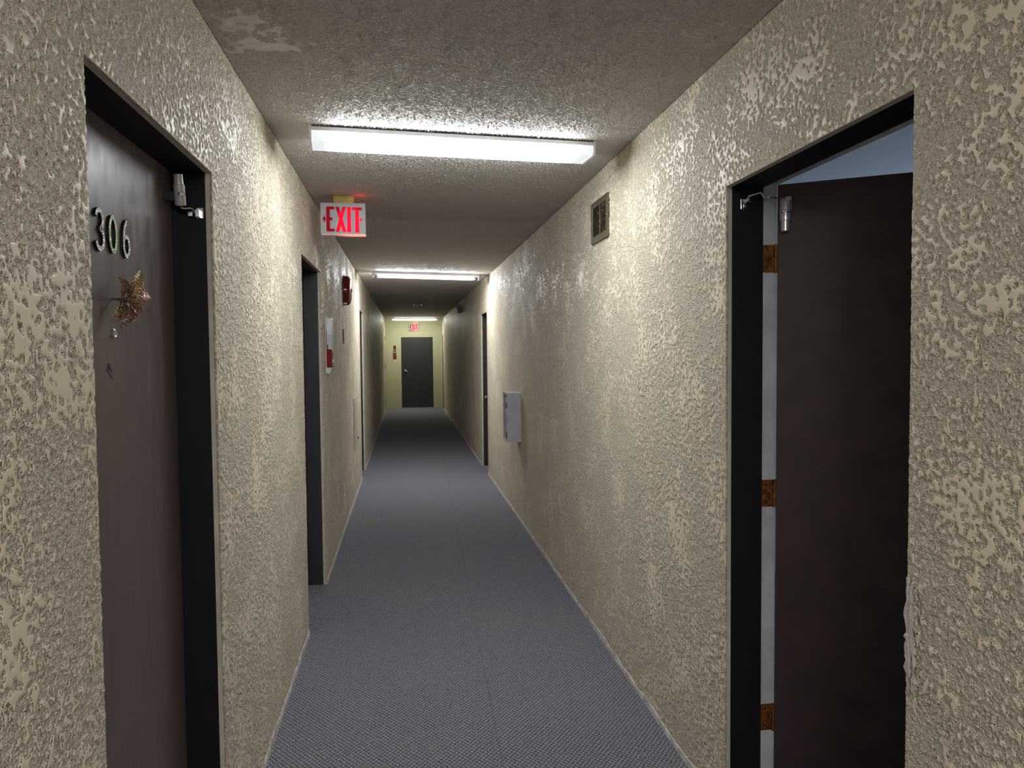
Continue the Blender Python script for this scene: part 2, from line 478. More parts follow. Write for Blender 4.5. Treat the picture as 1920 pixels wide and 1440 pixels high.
FINE0, FINE1, FINE2, FINE3 = 0.75, 3.30, 6.00, 9.60     # relief is modelled here, coarser with distance
def side_wall(name, xface, s, opens, label, shift):
    bm = bmesh.new()
    def layer(d0, d1, y0, y1, grow=0.0):
        xa, xb = sorted((xface+s*d0, xface+s*d1))
        wall_layer(bm, xa, xb, y0, y1, H, [o for o in opens if y0 < o[0] < y1], grow)
    layer(0.0, RET, YN, FINE0); layer(0.005, RET, FINE0, FINE3); layer(0.0, RET, FINE3, YE)
    layer(RET, 0.15, YN, YE, 0.05)
    bmesh.ops.remove_doubles(bm, verts=bm.verts, dist=1e-5)
    o = obj(name, bm, 'wall')
    me = o.data
    me.materials.append(M['return'])
    for p in me.polygons:
        c = p.center
        for a, b, t in opens:
            if abs(c.x - (xface+s*RET/2)) < RET*0.49 and a-0.01 < c.y < b+0.01 and c.z < t+0.01 and abs(p.normal.x) < 0.5:
                p.material_index = 1
    def height(Y, Z):
        isle = sample(ISLE, Y+shift, Z+0.3*shift) + 0.45*sample(big, 0.30*Y+shift, 0.30*Z)
        flat = smooth01((isle-0.60)/0.32+0.5)                        # trowelled islands
        peb = np.clip(sample(PEBBLE, Y+shift, Z), -2.2, 1.6)
        h = flat*(1.0 + 0.06*isle) + (1-flat)*(-0.25 + 0.46*peb + 0.22*np.clip(isle, -1.5, 0.6))
        edge = np.minimum(np.minimum(Y-FINE0, FINE3-Y), H-Z)
        for a, b, t in opens:
            d = np.maximum(np.maximum(a-Y, Y-b), Z-t)
            edge = np.minimum(edge, np.abs(d))
        k = 0.35 + 0.65*smooth01(edge/0.014)
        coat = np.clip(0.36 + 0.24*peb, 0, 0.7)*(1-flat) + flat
        return h*0.0021*k, coat
    def point(Y, Z, h): return np.stack([xface - s*h, Y, Z], -1)
    ps = []
    def add(y0, y1, z0, z1):
        for ya, yb, st in ((y0, min(y1, FINE1), 0.0039), (max(y0, FINE1), min(y1, FINE2), 0.0064), (max(y0, FINE2), y1, 0.0082)):
            if yb-ya > 0.01: ps.append(grid_patch(ya, yb, z0, z1, st, height, point, 0.006))
    y = FINE0
    for a, b, t in sorted(opens):
        if a > FINE3: break
        add(y, a, 0, H); add(a, b, t, H); y = b
    add(y, FINE3, 0, H)
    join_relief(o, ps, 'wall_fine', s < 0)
    tag(o, label, kind='structure')
    return o
wall_left = side_wall('wall_left', XL, -1, L_OPEN, 'left beige knock-down plaster corridor wall with three dark doorways', 0.37)
wall_right = side_wall('wall_right', XR, 1, R_OPEN, 'right beige knock-down plaster corridor wall with vent and open doorway', 1.93)

DE = (-0.118, 0.802, 2.066)                  # end door
bm = bmesh.new()
add_box(bm, XL-0.15, DE[0], YE, YE+0.15, 0, H); add_box(bm, DE[1], XR+0.15, YE, YE+0.15, 0, H); add_box(bm, DE[0], DE[1], YE, YE+0.15, DE[2], H)
tag(obj('wall_end', bm, 'wall_end'), 'smooth olive beige wall closing the far end of the corridor', kind='structure')
tag(obj('wall_near', box(XL-0.15, XR+0.15, YN-0.15, YN, 0, H), 'wall'), 'beige plaster wall behind the viewer', kind='structure')
CF0, CFM, CF1 = 1.80, 5.60, 9.10
bm = bmesh.new()
add_box(bm, XL-0.15, XR+0.15, YN-0.15, CF0, H, H+0.12); add_box(bm, XL-0.15, XR+0.15, CF1, YE+0.15, H, H+0.12); add_box(bm, XL-0.15, XR+0.15, CF0, CF1, H+0.005, H+0.12)
ceiling = tag(obj('ceiling', bm, 'ceiling'), 'grey beige stippled corridor ceiling with repaired patches', kind='structure')
def ceil_height(X, Y):
    raw = sample(STIP, X+0.9, Y)
    lump = np.maximum(raw, -0.5)
    wob = 0.30*sample(big, X*1.7, Y*1.7) + 0.25*sample(big, X*3.1+0.5, Y*3.1)
    def blob(cx, cy, rx, ry): return np.sqrt(((X-cx)/rx)**2 + ((Y-cy)/ry)**2) + wob
    patch = np.maximum(smooth01((1.0-blob(-0.455, 2.33, 0.07, 0.06))/0.15+0.5), smooth01((1.0-blob(-0.435, 2.49, 0.10, 0.055))/0.15+0.5))
    r = blob(0.962, 2.25, 0.075, 0.055)
    ring = np.exp(-((r-1.0)/0.16)**2); patch = np.maximum(patch, ring)
    k = 0.3 + 0.7*smooth01(np.minimum(np.minimum(Y-CF0, CF1-Y), np.minimum(X-XL, XR-X))/0.02)
    h = lump*(1-patch) + patch*(0.55 + 0.25*sample(ISLE, X*0.6, Y*0.6))
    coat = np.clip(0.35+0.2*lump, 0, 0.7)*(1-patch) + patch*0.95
    return h*0.0021*k, coat
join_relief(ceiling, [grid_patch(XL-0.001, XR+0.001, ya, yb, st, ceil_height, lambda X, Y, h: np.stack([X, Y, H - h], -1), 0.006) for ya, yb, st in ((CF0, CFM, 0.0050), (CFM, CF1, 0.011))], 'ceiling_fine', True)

floor = tag(obj('floor', box(XL-0.35, XR+0.15, YN-0.15, YE+0.3, -0.06, -0.008), 'grey_dark'), 'blue grey carpeted corridor floor', kind='structure')
# broadloom lengths of carpet butted together: seams run a little askew to the walls
def seam1(y): return 0.483 - (8.212-y)*0.0245
def seam2(y): return 0.123 - (8.0-y)*0.012
def carpet_piece(y0, y1, fa, fb):
    g = 0.0008
    bm = bmesh.new()
    poly = [(fa(y0)+g, y0+g), (fb(y0)-g, y0+g), (fb(y1)-g, y1-g), (fa(y1)+g, y1-g)]
    add_prism(bm, poly, (0, 0, -0.008), (1, 0, 0), (0, 1, 0), (0, 0, 1), 0.008)
    obj('carpet_panel', bm, 'carpet', floor)
rows = [YN, 2.4, 6.14, 9.9, 13.6, 17.4, YE]
for y0, y1 in zip(rows, rows[1:]):
    carpet_piece(y0, y1, lambda y: XL+0.0, seam2)
    carpet_piece(y0, y1, seam2, seam1)
    carpet_piece(y0, y1, seam1, lambda y: XR-0.0)
for a, b, t in L_OPEN:
    obj('carpet_panel', box(XL-0.13, XL-0.0009, a, b, -0.008, -0.0005), 'carpet', floor)
for a, b, t in R_OPEN[1:]:
    obj('carpet_panel', box(XR+0.0009, XR+0.13, a, b, -0.008, -0.0005), 'carpet', floor)

# plaster edge left bare where the coat stops above the carpet
def baseboard(name, x, s, opens, label):
    bm = bmesh.new(); ys = YN+0.02
    rnd = random.Random(3)
    for a, b in [(o[0], o[1]) for o in opens] + [(YE-0.01, YE)]:
        n = max(2, int((a-ys)/0.12))
        top = []; 
        for i in range(n+1):
            y = ys + (a-ys)*i/n
            top.append((y, 0.022 + rnd.uniform(-0.006, 0.010)))
        for (ya, ha), (yb, hb) in zip(top, top[1:]):
            p = [bm.verts.new(v) for v in ((x, ya, 0), (x-s*0.006, ya, 0), (x-s*0.004, ya, ha), (x, ya, ha+0.004),
                                           (x, yb, 0), (x-s*0.006, yb, 0), (x-s*0.004, yb, hb), (x, yb, hb+0.004))]
            for f in ((1, 5, 6, 2), (2, 6, 7, 3), (0, 1, 2, 3), (4, 7, 6, 5), (0, 4, 5, 1), (0, 3, 7, 4)): bm.faces.new([p[k] for k in f])
        ys = b
    tag(obj(name, bm, 'base'), label, kind='structure')
baseboard('baseboard_left', XL, -1, L_OPEN, 'thin pale scuffed plaster edge along the foot of the left wall')
baseboard('baseboard_right', XR, 1, R_OPEN, 'thin pale scuffed plaster edge along the foot of the right wall')

# caulk smeared on the corner of the near right doorway
def caulk():
    rnd = random.Random(11)
    bm = bmesh.new()
    spec = [(1.440, 1.112, 0.900, 0.010), (1.428, 1.105, 0.955, 0.011), (1.434, 1.035, 0.880, 0.010), (1.416, 1.100, 1.030, 0.008),
            (1.412, 1.040, 0.975, 0.007), (1.420, 0.990, 0.905, 0.007), (1.440, 1.000, 0.930, 0.010), (1.418, 0.905, 0.868, 0.010)]
    for y, z1, z0, w in spec:
        n = 14; pts = []; rs = []
        for i in range(n):
            f = i/(n-1)
            pts.append((XR - 0.001 - 0.003*rnd.random(), y + rnd.uniform(-0.0035, 0.0035), z1 + (z0-z1)*f))
            rs.append(max(0.002, w*0.75*math.sin(math.pi*min(0.97, max(0.04, f)))**0.4 + rnd.uniform(-0.0025, 0.002)))
        add_tube(bm, pts, rs, 8)
    for v in bm.verts: v.co.x = XR + (v.co.x-XR)*0.75
    o = obj('caulk_smear', bm, 'caulk', wall_right, smooth=50)
    o['label'] = 'ragged smear of grey caulk on the plaster corner'
caulk()

# ------------------------------------------------------------------ door frames
def door_frame(idx, xface, s, op, depth, mat, label, rabbet=None):
    a, b, t = op
    x0, x1 = xface+s*RET, xface+s*depth
    xs = sorted((x0, x1))
    g = 0.0008
    root = thing('trim_%d' % idx, label, None, (xface+s*depth/2, (a+b)/2, 0), kind='structure')
    for nm, args in (('jamb', (a-0.049, a, 0, t+0.049)), ('jamb', (b, b+0.049, 0, t+0.049)), ('head', (a, b, t, t+0.049))):
        y0, y1, z0, z1 = args
        o = obj(nm, local(box(xs[0], xs[1], y0, y1, z0, z1), root), mat, root)
    # rabbet behind the stop
    x2, x3 = sorted((x1, x1+s*(0.0545 if rabbet else 0.047)))
    k = 0.012
    for y0, y1, z0, z1 in ((a-0.049, a-k, 0, t+0.049), (b+k, b+0.049, 0, t+0.049), (a-k, b+k, t+k, t+0.049)):
        obj('rabbet', local(box(x2, x3, y0, y1, z0, z1), root), rabbet or mat, root)
    return root
door_frame(1, XL, -1, L_OPEN[0], 0.116, 'frame_dark', 'black brown frame of the doorway at near left')
door_frame(2, XL, -1, L_OPEN[1], 0.116, 'frame_blue', 'charcoal frame of the doorway beyond the exit sign on the left wall')
door_frame(3, XL, -1, L_OPEN[2], 0.116, 'frame_brown', 'dark brown frame of the far left doorway')
door_frame(4, XR, 1, R_OPEN[0], 0.130, 'frame_dark', 'black brown frame of the open doorway at near right', 'rabbet')
door_frame(5, XR, 1, R_OPEN[1], 0.100, 'frame_brown', 'dark brown frame of the right doorway beyond the grey box')
door_frame(6, XR, 1, R_OPEN[2], 0.100, 'frame_dark', 'dark frame of the last doorway on the right wall')

# ------------------------------------------------------------------ doors
def closed_leaf(root, xface, s, op, depth, mat):
    a, b, t = op
    x0 = xface + s*(depth+0.0015); xs = sorted((x0, x0+s*0.043))
    return obj('leaf', local(box(xs[0], xs[1], a-0.009, b+0.009, 0.008, t+0.009, 0.001), root), mat, root)

def knob(root, p, n, mat='steel', r=0.027):
    p = Vector(p); n = Vector(n)
    bm = add_lathe(bmesh.new(), [(0.03, 0), (0.03, 0.004), (0.012, 0.010), (0.011, 0.030), (r*0.8, 0.036), (r, 0.048), (r*0.85, 0.062), (0, 0.066)], p, n, 20)
    return obj('knob', local(bm, root), mat, root, smooth=40)

# door 306
D1X = XL - 0.1175
door1 = thing('door_1', 'dull brown apartment door numbered 306 in the near left doorway', None, (D1X, 1.9155, 0), kind='structure')
closed_leaf(door1, XL, -1, L_OPEN[0], 0.116, 'door306')
def digit(pts, width, closed, y, z, mat, lab):
    bm = bmesh.new()
    add_stroke(bm, pts, width, (D1X, y, z), (0, 1, 0), (0, 0, 1), (1, 0, 0), 0.0065, closed)
    o = obj('digit', local(bm, door1), mat, door1)
    o.data.materials.append(M['black'])
    for p in o.data.polygons:
        if p.normal.x < 0.5: p.material_index = 1
    o['label'] = lab
    return bm
def arc(cx, cy, rx, ry, a0, a1, n):
    return [(cx+rx*math.cos(math.radians(a0+(a1-a0)*i/(n-1))), cy+ry*math.sin(math.radians(a0+(a1-a0)*i/(n-1)))) for i in range(n)]
hh = 0.047
three = arc(-0.002, 0.0225, 0.019, 0.0205, 165, -78, 20) + arc(-0.002, -0.0215, 0.022, 0.0225, 80, -160, 22)
digit(three, 0.011, False, 1.812, 1.886, 'digit_silver', 'glittery silver number 3')
digit(arc(0, 0, 0.0205, 0.040, 0, 345, 32), 0.0105, True, 1.888, 1.886, 'digit_green', 'glittery green silver number 0')
six = [(0.004, 0.043), (-0.004, 0.036), (-0.011, 0.026), (-0.016, 0.012), (-0.018, -0.002)] + arc(0.0, -0.0185, 0.0185, 0.0235, 165, 500, 26)
digit(six, 0.010, False, 1.973, 1.888, 'digit_silver', 'glittery silver number 6')
bm = add_lathe(bmesh.new(), [(0.012, 0), (0.012, 0.003), (0.009, 0.006), (0.007, 0.006), (0.0045, 0.004), (0, 0.005)], (D1X, 1.885, 1.652), (1, 0, 0), 20)
obj('peephole', local(bm, door1), 'steel', door1, smooth=40)
bm = bmesh.new()
add_prism(bm, [(1.846, 1.583), (1.858, 1.582), (1.878, 1.551), (1.842, 1.566)], (D1X-0.004, 0, 0), (0, 1, 0), (0, 0, 1), (1, 0, 0), 0.0046)  # dark sheet on the skin stands in for the shaded hole
o = obj('gouge', local(bm, door1), 'recess_dark', door1); o['label'] = 'dark triangular gouge in the door skin'
bm = bmesh.new()
add_prism(bm, [(1.838, 1.569), (1.843, 1.5675), (1.879, 1.5495), (1.877, 1.5465)], (D1X-0.001, 0, 0), (0, 1, 0), (0, 0, 1), (1, 0, 0), 0.0035)
obj('splinter', local(bm, door1), 'splinter', door1)

def closer_body(name, top, bottom, r, root, out, logo_z, mat='closer_grey'):
    """small tube-shaped door closer: slim cap, wider barrel, oval badge, mounting plate"""
    top, bottom, out = Vector(top), Vector(bottom), Vector(out).normalized()
    ax = bottom-top; L = ax.length
    prof = [(0.0, 0), (r*0.80, 0.001), (r*0.84, L*0.30), (r*0.86, L*0.33), (r, L*0.345), (r*1.02, L*0.94), (r*0.95, L*0.985), (0, L)]
    bm = add_lathe(bmesh.new(), prof, top, ax, 24)
    o = obj(name, local(bm, root), mat, root, smooth=35)
    o['label'] = 'pale grey tube-shaped door closer with a blue oval badge'
    axn = ax.normalized(); side = out.cross(axn).normalized()
    c = top + ax*logo_z
    bm = bmesh.new()
    # badge follows the barrel
    def badge(bm, w, h, lift, hole=0.0):
        n = 20; pts = []
        for k in range(n):
            a = 2*math.pi*k/n
            ang = w*math.cos(a); zz = h*math.sin(a)
            pts.append(c + axn*zz + (r*1.03+lift)*(out*math.cos(ang)+side*math.sin(ang)))
        vs = [bm.verts.new(p) for p in pts]; bm.faces.new(vs)
        vs2 = [bm.verts.new(p - out*0.003) for p in pts]
        for k in range(n): bm.faces.new((vs[k], vs2[k], vs2[(k+1) % n], vs[(k+1) % n]))
    badge(bm, 0.75, 0.008, 0.0003)
    b = obj('badge', local(bm, root), 'blue_logo', o); b['label'] = 'blue oval badge'
    bm = bmesh.new(); badge(bm, 0.42, 0.0032, 0.0012)
    obj('badge_centre', local(bm, root), 'sign_white', o)
    return o

# closer of door 306: barrel near the hinge side, arm below to the jamb
cl = closer_body('door_closer', (-0.640, 2.285, 2.122), (-0.640, 2.305, 2.034), 0.0155, door1, (0.6, -0.8, 0), 0.66)
bm = bmesh.new()
add_box(bm, -0.684, -0.645, 2.292, 2.310, 2.046, 2.074, 0.002)
obj('mounting_plate', local(bm, door1), 'black', cl)
bm = add_tube(bmesh.new(), [(-0.640, 2.306, 2.034), (-0.640, 2.306, 2.028), (-0.632, 2.318, 2.029), (-0.622, 2.330, 2.033), (-0.616, 2.340, 2.032), (-0.612, 2.344, 2.022), (-0.606, 2.348, 2.015)], 0.0024, 8)
obj('arm', local(bm, door1), 'chrome', cl, smooth=50)
bm = bmesh.new()
add_box(bm, -0.632, -0.619, 2.346, 2.3655, 2.012, 2.026, 0.001); add_box(bm, -0.611, -0.600, 2.344, 2.3655, 2.010, 2.032, 0.001)
add_box(bm, -0.612, -0.592, 2.3610, 2.3655, 2.008, 2.040, 0.001)
obj('bracket', local(bm, door1), 'chrome', cl)

# second left door, far left door, right door beyond the grey box, last right door
d2 = thing('door_2', 'charcoal door set deep in the doorway beyond the exit sign', None, (XL-0.12, 4.79, 0), kind='structure')
closed_leaf(d2, XL, -1, L_OPEN[1], 0.116, 'frame_blue'); knob(d2, (XL-0.1175, 4.40, 0.98), (1, 0, 0))
d3 = thing('door_3', 'dark brown door in the far left doorway', None, (XL-0.12, 10.03, 0), kind='structure')
closed_leaf(d3, XL, -1, L_OPEN[2], 0.116, 'frame_brown'); knob(d3, (XL-0.1175, 9.74, 0.98), (1, 0, 0))
d5 = thing('door_5', 'dark brown door with a brass knob in the right doorway beyond the grey box', None, (XR+0.10, 10.1, 0), kind='structure')
closed_leaf(d5, XR, 1, R_OPEN[1], 0.100, 'frame_brown'); knob(d5, (XR+0.1015, 10.40, 0.972), (-1, 0, 0), 'brass')
d7 = thing('door_7', 'dark door in the last doorway on the right wall', None, (XR+0.10, 21.56, 0), kind='structure')
closed_leaf(d7, XR, 1, R_OPEN[2], 0.100, 'frame_dark')

# end door
d6 = thing('door_6', 'charcoal steel door in the middle of the far end wall', None, (0.342, YE, 0), kind='structure')
obj('leaf', local(box(DE[0]+0.004, DE[1]-0.004, YE+0.012, YE+0.056, 0.018, DE[2]-0.004, 0.002), d6), 'door_end', d6)
obj('threshold', local(box(DE[0]+0.03, DE[1]-0.03, YE-0.02, YE+0.07, -0.001, 0.010, 0.003), d6), 'steel', d6)
k6 = knob(d6, (0.008, YE+0.012, 1.085), (0, -1, 0), 'chrome', 0.032)
bm = add_tube(bmesh.new(), [(0.008, YE-0.04, 1.085), (0.03, YE-0.045, 1.080), (0.05, YE-0.045, 1.072)], 0.009, 8)
obj('lever', local(bm, d6), 'chrome', d6, smooth=50)
obj('keyplate', local(box(-0.04, 0.0, YE+0.008, YE+0.012, 1.10, 1.13, 0.001), d6), 'steel', d6)
obj('backing', local(box(DE[0]-0.02, DE[1]+0.02, YE+0.07, YE+0.14, 0.0, DE[2]+0.02), d6), 'black', d6)  # unseen box added to stop sky light leaking through the door gap
# left end door: pale, almost flush in the wall, with its hinges on the corridor side
d8 = thing('door_8', 'pale olive flush door with two hinges on the left wall beside the end wall', None, (XL, 21.5, 0), kind='structure')
obj('leaf', local(box(XL-0.01, XL+0.012, 21.16, 21.93, 0.01, 2.08, 0.002), d8), 'door_pale', d8)
for z in (2.02, 1.27, 0.25):
    obj('hinge', local(box(XL+0.006, XL+0.019, 21.140, 21.165, z-0.05, z+0.05, 0.002), d8), 'rust', d8)

# open door, near right
ang = math.radians(32.3)
U = Vector((math.cos(ang), -math.sin(ang), 0)); N4 = Vector((-math.sin(ang), -math.cos(ang), 0))      # along the leaf, out of its corridor face
P4 = Vector((1.236, 2.366, 0))
door4 = thing('door_4', 'black brown door standing open into the room at near right', None, P4, kind='structure')
def at4(u, out, z): return P4 + U*u + N4*out + Vector((0, 0, z))
def slab4(u0, u1, o0, o1, z0, z1, bevel=0.0):
    bm = box(u0, u1, o0, o1, z0, z1, bevel)
    m = Matrix(((U.x, N4.x, 0, 0), (U.y, N4.y, 0, 0), (0, 0, 1, 0), (0, 0, 0, 1)))
    bm.transform(m); return bm
obj('leaf', slab4(0.002, 0.90, -0.044, 0.0, 0.012, 2.150, 0.001), 'door_open', door4)
for z in (1.906, 1.113, 0.336):
    # leaf plate let into the white rabbet and the knuckle at its edge
    bm = bmesh.new(); add_box(bm, 1.190, 1.234, 2.3745, 2.3775, z-0.046, z+0.046, 0.001)
    hg = obj('hinge', local(bm, door4), 'rust', door4); hg['label'] = 'rusty brass butt hinge'
    bm = add_tube(bmesh.new(), [(1.2365, 2.3715, z-0.047), (1.2365, 2.3715, z+0.047)], 0.0055, 10)
    obj('knuckle', local(bm, door4), 'rust', hg, smooth=40)
    bm = bmesh.new()
    for dz in (-0.03, 0.0, 0.03): add_lathe(bm, [(0.004, 0), (0.003, 0.0012), (0, 0.0014)], (1.208 + (0.012 if dz == 0 else 0), 2.3745, z+dz), (0, -1, 0), 8)
    obj('screw', local(bm, door4), 'black', hg)
top = at4(0.0285, 0.028, 2.094); bot = at4(0.0285, 0.028, 1.990)
cl4 = closer_body('door_closer', bot, top, 0.0165, door4, (-0.5, -0.86, 0), 0.60, 'silver')
obj('mounting_plate', slab4(0.012, 0.047, 0.0, 0.016, 2.060, 2.106, 0.002), 'steel', cl4)
bm = add_tube(bmesh.new(), [top, top+Vector((0, 0, 0.006)), Vector((1.222, 2.338, 2.101)), Vector((1.196, 2.346, 2.104))], 0.0019, 8)
obj('wire', local(bm, door4), 'grey_dark', cl4, smooth=50)
bm = add_tube(bmesh.new(), [(1.198, 2.345, 2.104), (1.180, 2.345, 2.102), (1.172, 2.346, 2.116), (1.168, 2.347, 2.119), (1.129, 2.349, 2.107), (1.124, 2.350, 2.095), (1.116, 2.351, 2.085)], 0.0030, 10)
bmesh.ops.create_uvsphere(bm, u_segments=10, v_segments=6, radius=0.0055, matrix=Matrix.Translation((1.196, 2.345, 2.104)))
obj('arm', local(bm, door4), 'wire', cl4, smooth=50)
bm = bmesh.new()
add_box(bm, 1.107, 1.121, 2.3625, 2.3655, 2.066, 2.100, 0.001); add_box(bm, 1.109, 1.119, 2.346, 2.364, 2.068, 2.080, 0.001); add_box(bm, 1.122, 1.134, 2.350, 2.3655, 2.088, 2.100, 0.001)
obj('bracket', local(bm, door4), 'chrome', cl4)
bm = add_lathe(bmesh.new(), [(0.012, 0), (0.012, 0.004), (0.008, 0.006), (0, 0.004)], at4(0.405, 0, 1.918), N4, 16)
obj('peephole', local(bm, door4), 'black', door4, smooth=40)
obj('number_plate', slab4(0.385, 0.44, 0.0, 0.003, 1.828, 1.842, 0.0008), 'black', door4)

# the room behind the open door
bm = bmesh.new()
rx0, rx1, ry0, ry1 = XR+0.15, 4.4, -0.6, 5.0
wy0, wy1, wz0, wz1 = 3.3, 4.7, 0.95, 2.15
add_box(bm, rx0, rx1, ry1, ry1+0.1, 0, H); add_box(bm, rx0, rx1, ry0-0.1, ry0, 0, H)
add_box(bm, rx1, rx1+0.1, ry0, wy0, 0, H); add_box(bm, rx1, rx1+0.1, wy1, ry1, 0, H); add_box(bm, rx1, rx1+0.1, wy0, wy1, 0, wz0); add_box(bm, rx1, rx1+0.1, wy0, wy1, wz1, H)
add_box(bm, rx0, rx1+0.1, ry0-0.1, ry1+0.1, H, H+0.1)
tag(obj('wall_room', bm, 'room_white'), 'pale walls and ceiling of the room behind the open door at near right', kind='structure')
tag(obj('floor_room', box(rx0, rx1, ry0, ry1, -0.06, 0.0), 'carpet'), 'carpet of the room behind the open door', kind='structure')
win = thing('window_1', 'daylit window of the room behind the open door', None, (rx1, (wy0+wy1)/2, wz0), kind='structure')
bm = bmesh.new(); ym = (wy0+wy1)/2
for y0, y1, z0, z1 in ((wy0, wy0+0.05, wz0, wz1), (wy1-0.05, wy1, wz0, wz1), (ym-0.03, ym+0.03, wz0+0.05, wz1-0.05), (wy0+0.05, wy1-0.05, wz0, wz0+0.05), (wy0+0.05, wy1-0.05, wz1-0.05, wz1)): add_box(bm, rx1+0.03, rx1+0.08, y0, y1, z0, z1)
obj('window_frame', local(bm, win), 'white_metal', win)
gm = NT('clear_glass').set(0.02); gm.b.inputs['Transmission Weight'].default_value = 1.0; gm.color((0.95, 0.97, 1.0))
obj('pane', local(box(rx1+0.053, rx1+0.057, wy0+0.04, wy1-0.04, wz0+0.04, wz1-0.04), win), gm.m, win)
ld = bpy.data.lights.new('window_daylight', 'AREA'); ld.shape = 'RECTANGLE'; ld.size = 1.1; ld.size_y = 1.3; ld.energy = 5.0; ld.color = (0.62, 0.78, 1.0)
lo = bpy.data.objects.new('window_daylight', ld); C.objects.link(lo); lo.location = (rx1+0.02, ym, (wz0+wz1)/2); lo.rotation_euler = (0, math.radians(90), 0)

# ------------------------------------------------------------------ ceiling lights
LEN = 1.285
def glow(root, length, wid, y, z, tilt, lum, col):
    ld = bpy.data.lights.new('lamp_glow', 'AREA'); ld.shape = 'RECTANGLE'; ld.size = length; ld.size_y = wid
    ld.color = col; ld.energy = lum*math.pi*length*wid
    lo = bpy.data.objects.new('lamp_glow', ld); C.objects.link(lo); lo.parent = root
    lo.location = (0, y, z); lo.rotation_euler = (tilt, 0, 0)
def wrap_light(label, x, y, rot, strength, col, mname, wtop=0.190, wbot=0.160, drop=0.066):
    root = thing('ceiling_light', label, 'light', (x, y, H), rot, 'fluorescent lamps along the corridor ceiling')
    L = LEN/2
    obj('housing', box(-L, L, -wtop/2, wtop/2, -0.024, -0.007, 0.003), 'white_metal', root)
    obj('shadow_gap_strip', box(-L+0.012, L-0.012, -wtop/2+0.010, wtop/2-0.010, -0.007, 0.0), 'black', root)  # black filler stands in for the shadow gap under the ceiling
    # wraparound lens: sides falling to a flat bottom
    prof = [(-wtop/2+0.004, -0.024), (-wtop/2+0.005, -0.030), (-wbot/2, -drop), (wbot/2, -drop), (wtop/2-0.005, -0.030), (wtop/2-0.004, -0.024)]
    bm = add_prism(bmesh.new(), prof, (-L+0.010, 0, 0), (0, 1, 0), (0, 0, 1), (1, 0, 0), LEN-0.020)
    lm = lens_mat(mname, 1.1, L, col); lm.cycles.emission_sampling = 'NONE'
    obj('lens', bm, lm, root)
    # the light it throws: glowing rectangles lying on the bottom and the two flanks of the lens
    glow(root, LEN-0.17, wbot-0.004, 0, -drop-0.0012, 0, strength*0.78, col)
    ym, zm = (wtop/2-0.005+wbot/2)/2, -(drop+0.030)/2
    tl = math.atan2(drop-0.030, wtop/2-wbot/2)
    glow(root, LEN-0.17, drop-0.032, ym+0.0025, zm, tl, strength*1.25, col)
    glow(root, LEN-0.17, drop-0.032, -ym-0.0025, zm, -tl, strength*1.25, col)
    cap = [(-wtop/2-0.002, -0.002), (-wtop/2-0.002, -0.054), (-wbot/2-0.003, -drop-0.003), (wbot/2+0.003, -drop-0.003), (wtop/2+0.002, -0.054), (wtop/2+0.002, -0.002)]
    for sx in (-L, L-0.010):
        obj('end_cap', add_prism(bmesh.new(), cap, (sx, 0, 0), (0, 1, 0), (0, 0, 1), (1, 0, 0), 0.010), 'white_metal', root)
    return root
wrap_light('white wraparound fluorescent light with prismatic lens, nearest on the ceiling before the exit sign', 0.240, 3.455, math.radians(4.9), LIGHT1, (0.92, 0.97, 1.0), 'lens_near')
wrap_light('glowing wraparound fluorescent light at the far end, above the end wall exit sign', 0.262, 21.05, math.radians(6.0), LIGHT3, (0.97, 1.0, 0.84), 'lens_far')

wrap_light('unseen fill light added behind the viewer, shaped like a wraparound fluorescent', 0.25, -1.5, math.radians(2.0), LIGHT0, (0.95, 0.97, 1.0), 'lens_rear_fill')  # unseen fill added to brighten the near walls and doorways

# second lamp: a narrow two-tube strip in a clear cover, the tube sockets showing at both ends
def strip_light():
    root = thing('ceiling_light', 'fluorescent strip light with dark tube sockets at both ends, midway along the corridor', 'light', (0.272, 9.26, H), math.radians(14.0), 'fluorescent lamps along the corridor ceiling')
    L = 0.655; col = (0.93, 0.97, 1.0)
    obj('housing', box(-L, L, -0.085, 0.085, -0.034, 0.0, 0.004), 'white_metal', root)
    tube = emit('tube_light', col, 1.2); tube.cycles.emission_sampling = 'NONE'
    for sy in (-0.030, 0.030):
        bm = add_tube(bmesh.new(), [(-L+0.03, sy, -0.056), (L-0.03, sy, -0.056)], 0.0125, 12)
        tb = obj('tube', bm, tube, root, smooth=40)
        for sx in (-1, 1):
            bm = add_tube(bmesh.new(), [(sx*(L-0.030), sy, -0.056), (sx*(L-0.050), sy, -0.056)], 0.0132, 12)
            obj('tube_cap', bm, 'steel', tb, smooth=40)
    for sx in (-1, 1):
        for sy in (-0.030, 0.030):
            x0, x1 = sorted((sx*(L-0.030), sx*(L-0.008)))
            obj('socket', box(x0, x1, sy-0.014, sy+0.014, -0.074, -0.034, 0.003), 'grey_dark', root)
        x0, x1 = sorted((sx*(L-0.006), sx*(L+0.002)))
        obj('end_plate', box(x0, x1, -0.072, 0.072, -0.076, -0.001, 0.002), 'grey_box', root)
    n = 2*L-0.075
    glow(root, n, 0.096, 0, -0.076, 0, LIGHT2, col)
    glow(root, n, 0.034, 0.052, -0.058, math.radians(78), LIGHT2, col)
    glow(root, n, 0.034, -0.052, -0.058, math.radians(-78), LIGHT2, col)
strip_light()

